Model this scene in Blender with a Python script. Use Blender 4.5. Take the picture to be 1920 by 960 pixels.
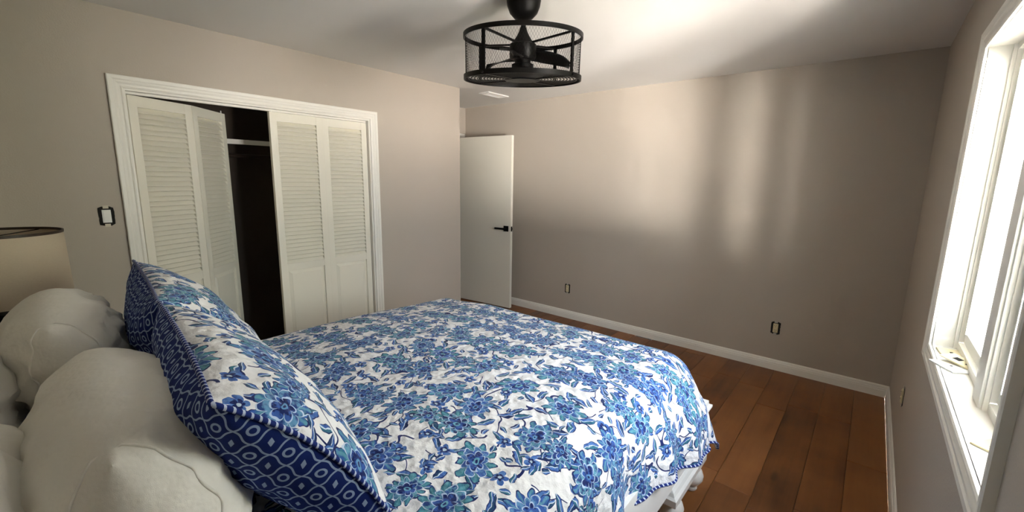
import bpy, bmesh, math, random
from mathutils import Vector, Matrix, noise

# ------------------------------------------------------------------ scene
for o in list(bpy.data.objects):
    bpy.data.objects.remove(o, do_unlink=True)
S = bpy.context.scene
C = S.collection
PI = math.pi
rnd = random.Random(7)

# room (metres): x towards the window wall, y towards the back wall, floor at z = 0
XL, XR, YB, YH, ZC = -3.3225, 0.2527, 4.0904, -0.32, 2.44
XA, YA = -4.20, 3.156            # alcove: far wall, start of the recess
CAMZ = 1.5536
WY0, WY1, WZ0, WZ1 = 1.24, 2.41, 0.915, 2.055      # window opening
CY0, CY1, CZ = 0.56, 2.13, 2.03                    # closet opening

# ------------------------------------------------------------------ camera
cam_d = bpy.data.cameras.new('camera')
cam = bpy.data.objects.new('camera', cam_d)
C.objects.link(cam)
S.camera = cam
cam_d.sensor_width = 36.0
cam_d.lens = 813.24 * 36.0 / 1920.0
cam_d.clip_start = 0.02
yaw, pitch, roll = 0.6910, 0.1752, 0.0156
fw = Vector((-math.sin(yaw)*math.cos(pitch), math.cos(yaw)*math.cos(pitch), -math.sin(pitch)))
r0 = Vector((math.cos(yaw), math.sin(yaw), 0)); u0 = r0.cross(fw)
rr_ = r0*math.cos(roll) + u0*math.sin(roll); uu_ = u0*math.cos(roll) - r0*math.sin(roll)
cam.matrix_world = Matrix(((rr_.x, uu_.x, -fw.x, 0), (rr_.y, uu_.y, -fw.y, 0),
                           (rr_.z, uu_.z, -fw.z, CAMZ), (0, 0, 0, 1)))

# ------------------------------------------------------------------ light
W = bpy.data.worlds.new('sky'); S.world = W; W.use_nodes = True
bg = W.node_tree.nodes['Background']
bg.inputs[0].default_value = (0.87, 0.94, 1.0, 1)
bg.inputs[1].default_value = 0.80
sun_d = bpy.data.lights.new('sun', 'SUN'); sun_d.energy = 76.0; sun_d.angle = math.radians(0.6)
sun_d.color = (1.0, 0.96, 0.925)
sun = bpy.data.objects.new('sun', sun_d); C.objects.link(sun)
sun.rotation_euler = Vector((0.44, -0.72, -0.54)).to_track_quat('-Z', 'Y').to_euler()
por_d = bpy.data.lights.new('window_portal', 'AREA'); por_d.shape = 'RECTANGLE'
por_d.size = WZ1-WZ0; por_d.size_y = WY1-WY0
por_d.cycles.is_portal = True
por = bpy.data.objects.new('window_portal', por_d); C.objects.link(por)
por.location = (XR+0.16, (WY0+WY1)/2, (WZ0+WZ1)/2)
por.rotation_euler = Vector((-1, 0, 0)).to_track_quat('-Z', 'Y').to_euler()
S.view_settings.view_transform = 'Standard'
S.view_settings.look = 'None'
S.view_settings.gamma = 1.0
S.view_settings.use_curve_mapping = False
S.view_settings.exposure = 4.95
try:
    S.cycles.use_denoising = True
    S.cycles.max_bounces = 14
    S.cycles.diffuse_bounces = 8
    S.cycles.transparent_max_bounces = 24
    S.cycles.sample_clamp_indirect = 0
    S.cycles.use_guiding = True
except Exception:
    pass

# ------------------------------------------------------------------ node helpers
class G:
    """small node-graph writer"""
    def __init__(s, name):
        s.m = bpy.data.materials.new(name); s.m.use_nodes = True
        s.t = s.m.node_tree; s.t.nodes.clear()
        s.out = s.t.nodes.new('ShaderNodeOutputMaterial')
    def n(s, typ, **kw):
        x = s.t.nodes.new(typ)
        for k, v in kw.items(): setattr(x, k, v)
        return x
    def put(s, sock, v):
        if isinstance(v, bpy.types.NodeSocket): s.t.links.new(v, sock)
        elif v is not None:
            if hasattr(sock.default_value, '__len__') and not hasattr(v, '__len__'):
                v = (v,)*len(sock.default_value)
            if hasattr(v, '__len__') and len(sock.default_value) == 4 and len(v) == 3: v = (*v, 1)
            sock.default_value = v
    def ma(s, op, a, b=None, c=None, clamp=False):
        x = s.n('ShaderNodeMath', operation=op, use_clamp=clamp)
        s.put(x.inputs[0], a)
        if b is not None: s.put(x.inputs[1], b)
        if c is not None: s.put(x.inputs[2], c)
        return x.outputs[0]
    def vm(s, op, a, b=None, out=0, scale=None):
        x = s.n('ShaderNodeVectorMath', operation=op)
        s.put(x.inputs[0], a)
        if b is not None: s.put(x.inputs[1], b)
        if scale is not None: s.put(x.inputs['Scale'], scale)
        return x.outputs['Value'] if out == 'v' else x.outputs[0]
    def xyz(s, v):
        x = s.n('ShaderNodeSeparateXYZ'); s.put(x.inputs[0], v); return x.outputs
    def com(s, a, b, c=0.0):
        x = s.n('ShaderNodeCombineXYZ')
        for i, v in enumerate((a, b, c)): s.put(x.inputs[i], v)
        return x.outputs[0]
    def mix(s, f, a, b):
        x = s.n('ShaderNodeMix', data_type='RGBA')
        s.put(x.inputs[0], f); s.put(x.inputs[6], a); s.put(x.inputs[7], b)
        return x.outputs[2]
    def noise(s, v, scale, detail=2, rough=0.5, out='Fac', dim='3D'):
        x = s.n('ShaderNodeTexNoise', noise_dimensions=dim)
        if v is not None: s.put(x.inputs['Vector'], v)
        s.put(x.inputs['Scale'], scale); s.put(x.inputs['Detail'], detail); s.put(x.inputs['Roughness'], rough)
        return x.outputs[out]
    def voro(s, v, scale, rand=1.0, feature='F1', dim='2D'):
        x = s.n('ShaderNodeTexVoronoi', voronoi_dimensions=dim, feature=feature)
        s.put(x.inputs['Vector'], v); s.put(x.inputs['Scale'], scale); s.put(x.inputs['Randomness'], rand)
        return x.outputs
    def ramp(s, f, stops):
        x = s.n('ShaderNodeValToRGB'); e = x.color_ramp.elements
        while len(e) < len(stops): e.new(0.5)
        for i, (p, c) in enumerate(stops):
            e[i].position = p; e[i].color = (*c, 1)
        s.put(x.inputs[0], f); return x.outputs[0]
    def ss(s, v, a, b):
        x = s.n('ShaderNodeMapRange', interpolation_type='SMOOTHSTEP')
        s.put(x.inputs[0], v); s.put(x.inputs[1], a); s.put(x.inputs[2], b)
        return x.outputs[0]
    def coord(s, which='Object'):
        return s.n('ShaderNodeTexCoord').outputs[which]
    def geo(s, which='Position'):
        return s.n('ShaderNodeNewGeometry').outputs[which]
    def bump(s, h, strength, dist):
        x = s.n('ShaderNodeBump'); s.put(x.inputs['Height'], h)
        x.inputs['Strength'].default_value = strength; x.inputs['Distance'].default_value = dist
        return x.outputs[0]
    def bsdf(s, col, rough=0.6, metal=0.0, spec=0.5, normal=None, sheen=0.0, trans=0.0):
        x = s.n('ShaderNodeBsdfPrincipled')
        s.put(x.inputs['Base Color'], col); s.put(x.inputs['Roughness'], rough)
        s.put(x.inputs['Metallic'], metal); s.put(x.inputs['Specular IOR Level'], spec)
        if normal is not None: s.put(x.inputs['Normal'], normal)
        if sheen: x.inputs['Sheen Weight'].default_value = sheen
        s.t.links.new(x.outputs[0], s.out.inputs[0]); return x

def paint(name, col, rough, bscale, bstr, vary=0.04, spec=0.35):
    g = G(name); p = g.geo()
    v = g.noise(p, 1.3, 3)
    dark = tuple(c*(1-vary) for c in col); lite = tuple(min(1, c*(1+vary)) for c in col)
    g.bsdf(g.mix(v, dark, lite), rough, spec=spec, normal=g.bump(g.noise(p, bscale, 3), bstr, 0.002))
    return g.m

M = {}
M['wall'] = paint('wall_paint', (0.46, 0.410, 0.350), 0.62, 140, 0.30)
M['ceiling'] = paint('ceiling_paint', (0.74, 0.725, 0.70), 0.8, 160, 0.2)
M['closet'] = paint('closet_painted_shade', (0.055, 0.042, 0.032), 0.9, 120, 0.2)  # shade of the unlit closet put into its wall colour
M['trim'] = paint('trim_paint', (0.81, 0.79, 0.73), 0.38, 60, 0.06)
M['door'] = paint('door_paint', (0.80, 0.77, 0.67), 0.42, 50, 0.06)
M['white'] = paint('furniture_white', (0.80, 0.80, 0.79), 0.35, 40, 0.05)
M['black'] = paint('black_metal', (0.0035, 0.0032, 0.003), 0.40, 200, 0.1, 0.04, 0.12)
M['dark'] = paint('dark_recess', (0.008, 0.007, 0.006), 0.8, 80, 0.2)
M['ivory'] = paint('ivory_plastic', (0.70, 0.62, 0.40), 0.4, 60, 0.03)
M['whiteplastic'] = paint('white_plastic', (0.82, 0.82, 0.80), 0.4, 60, 0.03)
M['plaster'] = paint('bare_drywall', (0.62, 0.58, 0.48), 0.9, 220, 0.6)
M['steel'] = paint('zinc_steel', (0.45, 0.43, 0.38), 0.4, 90, 0.05)
M['vinyl'] = paint('window_vinyl', (0.80, 0.79, 0.74), 0.4, 40, 0.03)
M['ground'] = paint('ground_paving', (0.13, 0.125, 0.12), 0.9, 8, 0.3, 0.12)
M['paving'] = paint('reflector_pale', (0.27, 0.255, 0.235), 0.9, 8, 0.3, 0.12)  # for the invented slab that bounces sun indoors
M['blocker_skin'] = paint('blocker_dark', (0.040, 0.044, 0.032), 0.9, 30, 0.8, 0.4)  # for the invented block that cuts light at the window
M['render'] = paint('bounce_white', (0.80, 0.79, 0.76), 0.9, 12, 0.3, 0.06)  # for the invented piers that bounce sun through the window
M['walnut'] = paint('dark_wood', (0.03, 0.018, 0.012), 0.45, 30, 0.1)

def wood_floor():
    g = G('floor_wood'); o = g.coord('Object')
    inf = g.n('ShaderNodeObjectInfo').outputs['Random']
    off = g.vm('ADD', o, g.com(g.ma('MULTIPLY', inf, 37.0), g.ma('MULTIPLY', inf, 91.0), 0))
    st = g.vm('MULTIPLY', off, (14.0, 1.1, 1.0))
    n1 = g.noise(st, 1.0, 5, 0.6); n2 = g.noise(off, 2.6, 3, 0.55); n3 = g.noise(g.vm('MULTIPLY', off, (60, 4, 1)), 1.0, 3)
    f = g.ma('ADD', g.ma('MULTIPLY', n1, 0.30), g.ma('MULTIPLY', n2, 0.55))
    f = g.ma('ADD', f, g.ma('MULTIPLY', g.ma('SUBTRACT', inf, 0.5), 0.25))
    f = g.ma('ADD', f, g.ma('MULTIPLY', n3, 0.08))
    col = g.ramp(f, [(0.18, (0.045, 0.015, 0.0045)), (0.40, (0.165, 0.058, 0.0155)), (0.60, (0.25, 0.096, 0.027)), (0.85, (0.34, 0.15, 0.048))])
    # mineral streaks and knots
    kn = g.voro(g.vm('MULTIPLY', off, (5.0, 1.6, 1.0)), 1.0, 1.0, 'F1', '3D')[0]
    k = g.ss(kn, 0.13, 0.03)
    col = g.mix(g.ma('MULTIPLY', k, 0.65), col, (0.022, 0.008, 0.003, 1))
    g.bsdf(col, g.ma('ADD', 0.34, g.ma('MULTIPLY', n2, 0.16)), spec=0.45, normal=g.bump(g.noise(g.vm('MULTIPLY', off, (9, 1.2, 1)), 1.2, 3), 0.35, 0.004))
    return g.m
M['floor'] = wood_floor()

def glass():
    g = G('window_glass')
    fr = g.n('ShaderNodeFresnel'); fr.inputs[0].default_value = 1.25
    tr = g.n('ShaderNodeBsdfTransparent'); gl = g.n('ShaderNodeBsdfGlossy'); gl.inputs['Roughness'].default_value = 0.02
    mx = g.n('ShaderNodeMixShader')
    g.put(mx.inputs[0], g.ma('MULTIPLY', fr.outputs[0], 0.6)); g.t.links.new(tr.outputs[0], mx.inputs[1]); g.t.links.new(gl.outputs[0], mx.inputs[2])
    tr.inputs[0].default_value = (0.96, 0.96, 0.96, 1)
    g.t.links.new(mx.outputs[0], g.out.inputs[0]); return g.m
M['glass'] = glass()

def linen(name, col, wrinkle=0.5, weave=900):
    g = G(name); p = g.coord('Object')
    n = g.noise(p, 9, 4, 0.6); w = g.noise(p, weave, 1)
    h = g.ma('ADD', g.ma('MULTIPLY', n, 1.0), g.ma('MULTIPLY', w, 0.03))
    g.bsdf(g.mix(g.noise(p, 5, 2), tuple(c*0.96 for c in col), col), 0.85, spec=0.2, normal=g.bump(h, wrinkle, 0.02), sheen=0.15)
    return g.m
M['linen'] = linen('pillow_cotton', (0.77, 0.75, 0.70), 0.5)
M['sheet'] = linen('bed_sheet', (0.76, 0.76, 0.75), 0.2)

def shade_mat():
    g = G('lampshade_linen'); p = g.coord('Object'); s = g.xyz(p)
    w = g.noise(g.vm('MULTIPLY', p, (1, 1, 6)), 160, 2)
    d = g.n('ShaderNodeBsdfDiffuse'); t = g.n('ShaderNodeBsdfTranslucent'); mx = g.n('ShaderNodeMixShader')
    col = g.mix(w, (0.52, 0.44, 0.34, 1), (0.64, 0.55, 0.44, 1))
    g.put(d.inputs[0], col); g.put(t.inputs[0], col); mx.inputs[0].default_value = 0.22
    g.put(d.inputs['Normal'], g.bump(w, 0.3, 0.001))
    g.t.links.new(d.outputs[0], mx.inputs[1]); g.t.links.new(t.outputs[0], mx.inputs[2]); g.t.links.new(mx.outputs[0], g.out.inputs[0])
    return g.m
M['shade'] = shade_mat()

NAVY = (0.006, 0.016, 0.115, 1); BLUE = (0.030, 0.095, 0.36, 1); SKY = (0.085, 0.20, 0.50, 1)
TEAL = (0.035, 0.18, 0.27, 1); AQUA = (0.14, 0.38, 0.46, 1); CREAM = (0.765, 0.77, 0.81, 1)

def floral(name):
    g = G(name)
    uv0 = g.coord('UV')
    wob = g.vm('SUBTRACT', g.noise(uv0, 22, 2, out='Color'), (0.5, 0.5, 0.5))
    uv = g.vm('ADD', uv0, g.vm('SCALE', wob, scale=0.034))
    wash = g.noise(uv0, 55, 3, 0.6)
    def polar(sc, rand, off):
        src = g.vm('ADD', uv, (off, off*0.37, 0))
        v = g.voro(src, sc, rand)
        loc = g.vm('SUBTRACT', src, v['Position'])
        q = g.xyz(loc); rc = g.xyz(v['Color'])
        rad = g.ma('SQRT', g.ma('ADD', g.ma('MULTIPLY', q[0], q[0]), g.ma('MULTIPLY', q[1], q[1])))
        return q, rc, rad
    def petals(th, n, ph=0.0, sharp=0.6):
        c = g.ma('ABSOLUTE', g.ma('COSINE', g.ma('ADD', g.ma('MULTIPLY', th, n/2.0), ph)))
        return g.ma('POWER', c, sharp)
    lt = lambda a, b: g.ma('LESS_THAN', a, b)
    # stems : thin wandering lines
    s1 = g.noise(uv0, 7.5, 1, 0.4)
    stem = lt(g.ma('ABSOLUTE', g.ma('SUBTRACT', s1, 0.5)), 0.0085)
    stem = g.ma('MULTIPLY', stem, g.ma('GREATER_THAN', g.noise(g.vm('ADD', uv0, (3.1, 7.7, 0)), 9, 1), 0.47))
    col = g.mix(stem, CREAM, NAVY)
    # leaves
    for sc, off, L, Wd, keep in ((14.5, 1.7, 0.036, 0.0135, 0.12), (21.0, 5.3, 0.019, 0.009, 0.45)):
        q, rc, rad = polar(sc, 0.85, off)
        a = g.ma('MULTIPLY', rc[0], 6.283)
        ca, sa = g.ma('COSINE', a), g.ma('SINE', a)
        x = g.ma('ADD', g.ma('MULTIPLY', q[0], ca), g.ma('MULTIPLY', q[1], sa))
        y = g.ma('SUBTRACT', g.ma('MULTIPLY', q[1], ca), g.ma('MULTIPLY', q[0], sa))
        t = g.ma('DIVIDE', x, L)
        w = g.ma('MULTIPLY', g.ma('SUBTRACT', 1.0, g.ma('MULTIPLY', t, t)), Wd)
        ay = g.ma('ABSOLUTE', y)
        kept = g.ma('GREATER_THAN', rc[1], keep)
        inside = g.ma('MULTIPLY', lt(ay, w), kept)
        edge = g.ma('GREATER_THAN', ay, g.ma('MULTIPLY', w, 0.74))
        rib = lt(ay, 0.0011)
        body = g.mix(g.ma('GREATER_THAN', y, 0.0), g.mix(g.ss(wash, 0.35, 0.65), BLUE, SKY), g.mix(rc[2], NAVY, TEAL))
        body = g.mix(g.ma('MAXIMUM', edge, 0.0), body, NAVY)
        body = g.mix(rib, body, (0.55, 0.66, 0.80, 1))
        col = g.mix(inside, col, body)
    # small five-petal blossoms
    q, rc, rad = polar(8.6, 0.8, 9.1)
    th = g.ma('ADD', g.ma('ARCTAN2', q[1], q[0]), g.ma('MULTIPLY', rc[0], 6.283))
    p = petals(th, 5, 0, 0.5)
    kept = g.ma('GREATER_THAN', rc[1], 0.25)
    R = g.ma('MULTIPLY', g.ma('ADD', 0.35, g.ma('MULTIPLY', p, 0.65)), 0.026)
    col = g.mix(g.ma('MULTIPLY', lt(rad, R), kept), col, g.mix(g.ss(wash, 0.4, 0.6), BLUE, SKY))
    col = g.mix(g.ma('MULTIPLY', lt(rad, g.ma('MULTIPLY', R, 0.52)), kept), col, NAVY)
    col = g.mix(g.ma('MULTIPLY', lt(rad, 0.005), kept), col, (0.5, 0.62, 0.75, 1))
    # large blossoms, two staggered families
    for sc, off, R0, npet in ((5.0, 0.0, 0.088, 9), (5.0, 0.10, 0.066, 11)):
        q, rc, rad = polar(sc, 0.42, off)
        th = g.ma('ADD', g.ma('ARCTAN2', q[1], q[0]), g.ma('MULTIPLY', rc[0], 6.283))
        # blossoms are not round: stretch with a low harmonic
        Rv = g.ma('MULTIPLY', g.ma('ADD', 0.86, g.ma('MULTIPLY', g.ma('COSINE', g.ma('MULTIPLY', th, 2.0)), 0.16)), R0)
        if npet == 11: Rv = g.ma('MULTIPLY', Rv, g.ma('GREATER_THAN', rc[1], 0.42))
        p1 = petals(th, npet, 0.0, 1.15); p2 = petals(th, npet, PI/2, 0.7); p3 = petals(th, 6, 0.4, 0.6)
        R1 = g.ma('MULTIPLY', Rv, g.ma('ADD', 0.50, g.ma('MULTIPLY', p1, 0.50)))
        R2 = g.ma('MULTIPLY', Rv, g.ma('ADD', 0.40, g.ma('MULTIPLY', p2, 0.28)))
        R3 = g.ma('MULTIPLY', Rv, g.ma('ADD', 0.20, g.ma('MULTIPLY', p3, 0.20)))
        c1 = g.mix(g.ss(g.ma('ADD', wash, g.ma('MULTIPLY', g.ma('SUBTRACT', rc[2], 0.5), 0.6)), 0.38, 0.62), TEAL, BLUE)
        c1 = g.mix(g.ma('MULTIPLY', g.ss(p1, 0.90, 0.99), 0.55), c1, AQUA)
        c2 = g.mix(g.ss(wash, 0.42, 0.6), g.mix(rc[1], BLUE, NAVY), g.mix(rc[0], SKY, AQUA))
        col = g.mix(lt(rad, R1), col, NAVY)
        col = g.mix(lt(rad, g.ma('MULTIPLY', R1, 0.93)), col, c1)
        col = g.mix(lt(rad, g.ma('MULTIPLY', R2, 1.07)), col, (0.50, 0.60, 0.76, 1))
        col = g.mix(lt(rad, R2), col, c2)
        col = g.mix(lt(rad, g.ma('MULTIPLY', R3, 1.15)), col, (0.42, 0.55, 0.76, 1))
        col = g.mix(lt(rad, R3), col, g.mix(g.ss(wash, 0.45, 0.55), NAVY, BLUE))
        col = g.mix(lt(rad, g.ma('MULTIPLY', Rv, 0.13)), col, g.mix(rc[2], AQUA, SKY))
        col = g.mix(lt(rad, g.ma('MULTIPLY', Rv, 0.06)), col, NAVY)
    # quilting relief: stitched meander plus puckers
    pk = g.voro(uv0, 36, 1.0, 'SMOOTH_F1')['Distance']
    h = g.ma('SUBTRACT', g.ma('MULTIPLY', g.noise(uv0, 40, 3, 0.6), 0.8), g.ma('MULTIPLY', pk, 0.9))
    g.bsdf(col, 0.82, spec=0.2, normal=g.bump(h, 0.75, 0.010), sheen=0.1)
    return g.m
M['floral'] = floral('floral_quilt_cotton')

def trellis(name, c=0.046):
    g = G(name); uv = g.xyz(g.coord('UV'))
    k = 2*PI/c
    u = g.ma('ADD', g.ma('DIVIDE', uv[0], c), g.ma('MULTIPLY', g.ma('SINE', g.ma('MULTIPLY', uv[1], k)), 0.06))
    v = g.ma('ADD', g.ma('DIVIDE', uv[1], c), g.ma('MULTIPLY', g.ma('SINE', g.ma('MULTIPLY', uv[0], k)), 0.06))
    fu = g.ma('SUBTRACT', g.ma('FRACT', u), 0.5); fv = g.ma('SUBTRACT', g.ma('FRACT', v), 0.5)
    au, av = g.ma('ABSOLUTE', fu), g.ma('ABSOLUTE', fv)
    line = g.ma('GREATER_THAN', g.ma('MAXIMUM', au, av), 0.455)
    su, sv = (g.ma('SUBTRACT', g.ma('FRACT', g.ma('DIVIDE', uv[i], c)), 0.5) for i in (0, 1))
    rad = g.ma('SQRT', g.ma('ADD', g.ma('MULTIPLY', su, su), g.ma('MULTIPLY', sv, sv)))
    chk = g.ma('GREATER_THAN', g.ma('FRACT', g.ma('MULTIPLY', g.ma('ADD', g.ma('FLOOR', u), g.ma('FLOOR', v)), 0.5)), 0.25)
    ring = g.ma('MULTIPLY', g.ma('LESS_THAN', g.ma('ABSOLUTE', g.ma('SUBTRACT', rad, 0.20)), 0.055), chk)
    sq = g.ma('MULTIPLY', g.ma('LESS_THAN', g.ma('MAXIMUM', au, av), 0.12), g.ma('SUBTRACT', 1.0, chk))
    f = g.ma('MAXIMUM', line, g.ma('MAXIMUM', ring, sq))
    base = g.mix(g.noise(g.coord('UV'), 30, 2), (0.005, 0.015, 0.12, 1), (0.010, 0.03, 0.20, 1))
    g.bsdf(g.mix(f, base, (0.33, 0.44, 0.66, 1)), 0.85, spec=0.2, normal=g.bump(g.noise(g.coord('UV'), 60, 3), 0.3, 0.004))
    return g.m
M['trellis'] = trellis('blue_trellis_cotton')

def piping_mat(name, period):
    g = G(name); uv = g.xyz(g.coord('UV'))
    t = g.ma('FRACT', g.ma('ADD', g.ma('DIVIDE', uv[0], period), g.ma('MULTIPLY', uv[1], 0.6)))
    f = g.ma('LESS_THAN', g.ma('ABSOLUTE', g.ma('SUBTRACT', t, 0.5)), 0.15)
    g.bsdf(g.mix(f, (0.008, 0.022, 0.16, 1), (0.50, 0.57, 0.74, 1)), 0.8, spec=0.2)
    return g.m
M['piping'] = piping_mat('blue_striped_piping', 0.017)
M['binding'] = piping_mat('blue_chain_binding', 0.022)

# ------------------------------------------------------------------ mesh helpers
def mesh_obj(name, verts, faces, mat, parent=None, smooth=False, uvs=None):
    me = bpy.data.meshes.new(name)
    me.from_pydata([tuple(v) for v in verts], [], faces)
    if uvs is not None:
        l = me.uv_layers.new(name='UVMap')
        for p in me.polygons:
            for li, vi in zip(p.loop_indices, p.vertices): l.data[li].uv = uvs[vi]
    if smooth:
        for p in me.polygons: p.use_smooth = True
    me.materials.append(M[mat] if isinstance(mat, str) else mat)
    me.update()
    o = bpy.data.objects.new(name, me); C.objects.link(o)
    if parent: o.parent = parent
    return o

def bm_obj(name, bm, mat, parent=None, smooth=False, recalc=True):
    if recalc: bmesh.ops.recalc_face_normals(bm, faces=bm.faces)
    me = bpy.data.meshes.new(name); bm.to_mesh(me); bm.free()
    if smooth:
        for p in me.polygons: p.use_smooth = True
        try: me.set_sharp_from_angle(angle=math.radians(40))
        except Exception: pass
    me.materials.append(M[mat] if isinstance(mat, str) else mat)
    o = bpy.data.objects.new(name, me); C.objects.link(o)
    if parent: o.parent = parent
    return o

def tag(o, label, cat, group=None, kind=None):
    o['label'] = label; o['category'] = cat
    if group: o['group'] = group
    if kind: o['kind'] = kind
    return o

def empty(name, loc=(0, 0, 0), rz=0.0):
    o = bpy.data.objects.new(name, None); C.objects.link(o)
    o.location = loc; o.rotation_euler = (0, 0, rz); o.empty_display_size = 0.1
    return o

def bx(bm, x0, x1, y0, y1, z0, z1, bev=0.0, mtx=None):
    vs = [bm.verts.new((x, y, z)) for x in (x0, x1) for y in (y0, y1) for z in (z0, z1)]
    idx = [(0, 1, 3, 2), (4, 6, 7, 5), (0, 4, 5, 1), (2, 3, 7, 6), (0, 2, 6, 4), (1, 5, 7, 3)]
    fs = [bm.faces.new([vs[i] for i in f]) for f in idx]
    if bev:
        es = list({e for f in fs for e in f.edges})
        r = bmesh.ops.bevel(bm, geom=es, offset=bev, segments=2, affect='EDGES', profile=0.7)
        vs = list({v for f in r['faces'] for v in f.verts} | {v for v in vs if v.is_valid})
    if mtx is not None:
        bmesh.ops.transform(bm, matrix=mtx, verts=[v for v in vs if v.is_valid])
    return vs

def boxes(name, lst, mat, parent=None, bev=0.0):
    bm = bmesh.new()
    for b in lst: bx(bm, *b, bev=bev)
    return bm_obj(name, bm, mat, parent)

def lathe(name, prof, mat, parent=None, seg=40, loc=(0, 0, 0), smooth=True, closed=False):
    vs, fs = [], []
    n = len(prof)
    for i in range(seg):
        a = 2*PI*i/seg
        for (r, z) in prof: vs.append((r*math.cos(a)+loc[0], r*math.sin(a)+loc[1], z+loc[2]))
    rng = range(n) if closed else range(n-1)
    for i in range(seg):
        j = (i+1) % seg
        for k in rng:
            k2 = (k+1) % n
            fs.append((i*n+k, j*n+k, j*n+k2, i*n+k2))
    bm = bmesh.new()
    bv = [bm.verts.new(v) for v in vs]
    for f in fs: bm.faces.new([bv[i] for i in f])
    bmesh.ops.remove_doubles(bm, verts=bm.verts, dist=1e-5)
    bmesh.ops.dissolve_degenerate(bm, edges=bm.edges, dist=1e-6)
    return bm_obj(name, bm, mat, parent, smooth)

def tube(name, pts, rad, mat, parent=None, closed=False, seg=8):
    """tube along points, UV.x = length in metres"""
    pts = [Vector(p) for p in pts]; n = len(pts)
    vs, uvs, fs = [], [], []
    L = 0.0
    rings = n + 1 if closed else n
    for i in range(rings):
        k = i % n
        a = pts[(k-1) % n] if (closed or k > 0) else pts[k]
        b = pts[(k+1) % n] if (closed or k < n-1) else pts[k]
        t = (b-a).normalized()
        ref = Vector((0, 0, 1)) if abs(t.z) < 0.9 else Vector((1, 0, 0))
        s1 = t.cross(ref).normalized(); s2 = s1.cross(t)
        if i: L += (pts[k]-pts[(k-1) % n]).length
        for j in range(seg+1):
            an = 2*PI*j/seg
            vs.append(pts[k] + (s1*math.cos(an)+s2*math.sin(an))*rad); uvs.append((L, j/seg))
    for i in range(rings-1):
        for j in range(seg):
            fs.append((i*(seg+1)+j, i*(seg+1)+j+1, (i+1)*(seg+1)+j+1, (i+1)*(seg+1)+j))
    if not closed:
        fs.append(tuple(range(seg))); fs.append(tuple((rings-1)*(seg+1)+j for j in reversed(range(seg))))
    return mesh_obj(name, vs, fs, mat, parent, True, uvs)

def extrude(name, prof, p0, p1, mat, parent=None, up=(0, 0, 1), out=(1, 0, 0), cut0=0.0, cut1=0.0):
    """profile (o, u) swept from p0 to p1; cut = extra length per unit of o (mitre)"""
    p0, p1, up, out = Vector(p0), Vector(p1), Vector(up), Vector(out)
    d = (p1-p0).normalized(); n = len(prof)
    vs = [p0 + out*o + up*u - d*(cut0*o) for o, u in prof] + [p1 + out*o + up*u + d*(cut1*o) for o, u in prof]
    fs = [(i, (i+1) % n, n+(i+1) % n, n+i) for i in range(n)] + [tuple(reversed(range(n))), tuple(range(n, 2*n))]
    bm = bmesh.new(); bv = [bm.verts.new(v) for v in vs]
    for f in fs: bm.faces.new([bv[i] for i in f])
    return bm_obj(name, bm, mat, parent)

# ------------------------------------------------------------------ room shell
T = 0.12
def shell(name, lst, mat, label, cat='wall'):
    o = boxes(name, lst, mat); return tag(o, label, cat, kind='structure')

fl = shell('floor', [(XA-1.3, XR+T, YH-T, YB+T, -0.12, -0.016)], 'dark', 'reddish brown hardwood plank floor of the bedroom', 'floor')
PW = 0.178
row = 0
x = XR - 0.02 + PW*0.72
xs = []
x0 = -0.297 + PW*4
while x0 > XA - 0.2:
    xs.append(x0); x0 -= PW
for i, xa in enumerate(xs):
    xr, xl = min(xa, XR), max(xa-PW, XA)
    if xr - xl < 0.02: continue
    y = YH - rnd.uniform(0, 0.9)
    while y < YB:
        L = rnd.choice((0.55, 0.8, 1.05, 1.25, 1.5)) * rnd.uniform(0.9, 1.1)
        ya, yb = max(y, YH), min(y+L, YB)
        y += L
        if yb - ya < 0.08: continue
        if xr < -3.6 and yb < YA: continue
        w, l, g_, c = (xr-xl)/2, (yb-ya)/2, 0.0008, 0.003
        top = rnd.uniform(-0.0006, 0.0)
        vs = []
        for (a, z) in ((0, -0.016), (0, top-c*0.6), (c, top)):
            vs += [(-w+g_+a, -l+g_+a, z), (w-g_-a, -l+g_+a, z), (w-g_-a, l-g_-a, z), (-w+g_+a, l-g_-a, z)]
        fs = [(3, 2, 1, 0), (8, 9, 10, 11)]
        for k in (0, 4):
            for j in range(4): fs.append((k+j, k+(j+1) % 4, k+4+(j+1) % 4, k+4+j))
        p = mesh_obj('plank', vs, fs, 'floor', fl)
        p.location = ((xl+xr)/2, (ya+yb)/2, 0)

shell('ceiling', [(XA-1.3, XR+0.22, YH-T, YB+T, ZC, ZC+0.15)], 'ceiling', 'plain off-white ceiling above the bed and fan', 'ceiling')
shell('wall_back', [(XA-1.3, XR+T, YB, YB+T, 0, ZC)], 'wall', 'greige painted wall with streaks of daylight beyond the bed foot')
shell('wall_head', [(XA-1.3, XR+T, YH-T, YH, 0, ZC)], 'wall', 'greige painted wall behind the head of the bed')
shell('wall_left', [(XL-T, XL, YH, CY0, 0, ZC), (XL-T, XL, CY1, YA, 0, ZC), (XL-T, XL, CY0, CY1, CZ, ZC),
                    (XA, XL-T, YA-T, YA, 0, ZC)], 'wall', 'greige painted wall around the louvered closet')
shell('wall_right', [(XR, XR+T, YH, WY0-0.02, 0, ZC), (XR, XR+T, WY1+0.02, YB, 0, ZC), (XR, XR+T, WY0-0.02, WY1+0.02, 0, WZ0-0.02), (XR, XR+T, WY0-0.02, WY1+0.02, WZ1+0.02, ZC)],
      'wall', 'shaded greige wall holding the bright window')
DY0, DY1, DZ = 3.24, 4.00, 2.06
shell('wall_alcove', [(XA-T, XA, YA-T, DY0, 0, ZC), (XA-T, XA, DY1, YB, 0, ZC), (XA-T, XA, DY0, DY1, DZ, ZC)], 'wall',
      'narrow greige wall of the entry recess above the open door')
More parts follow.
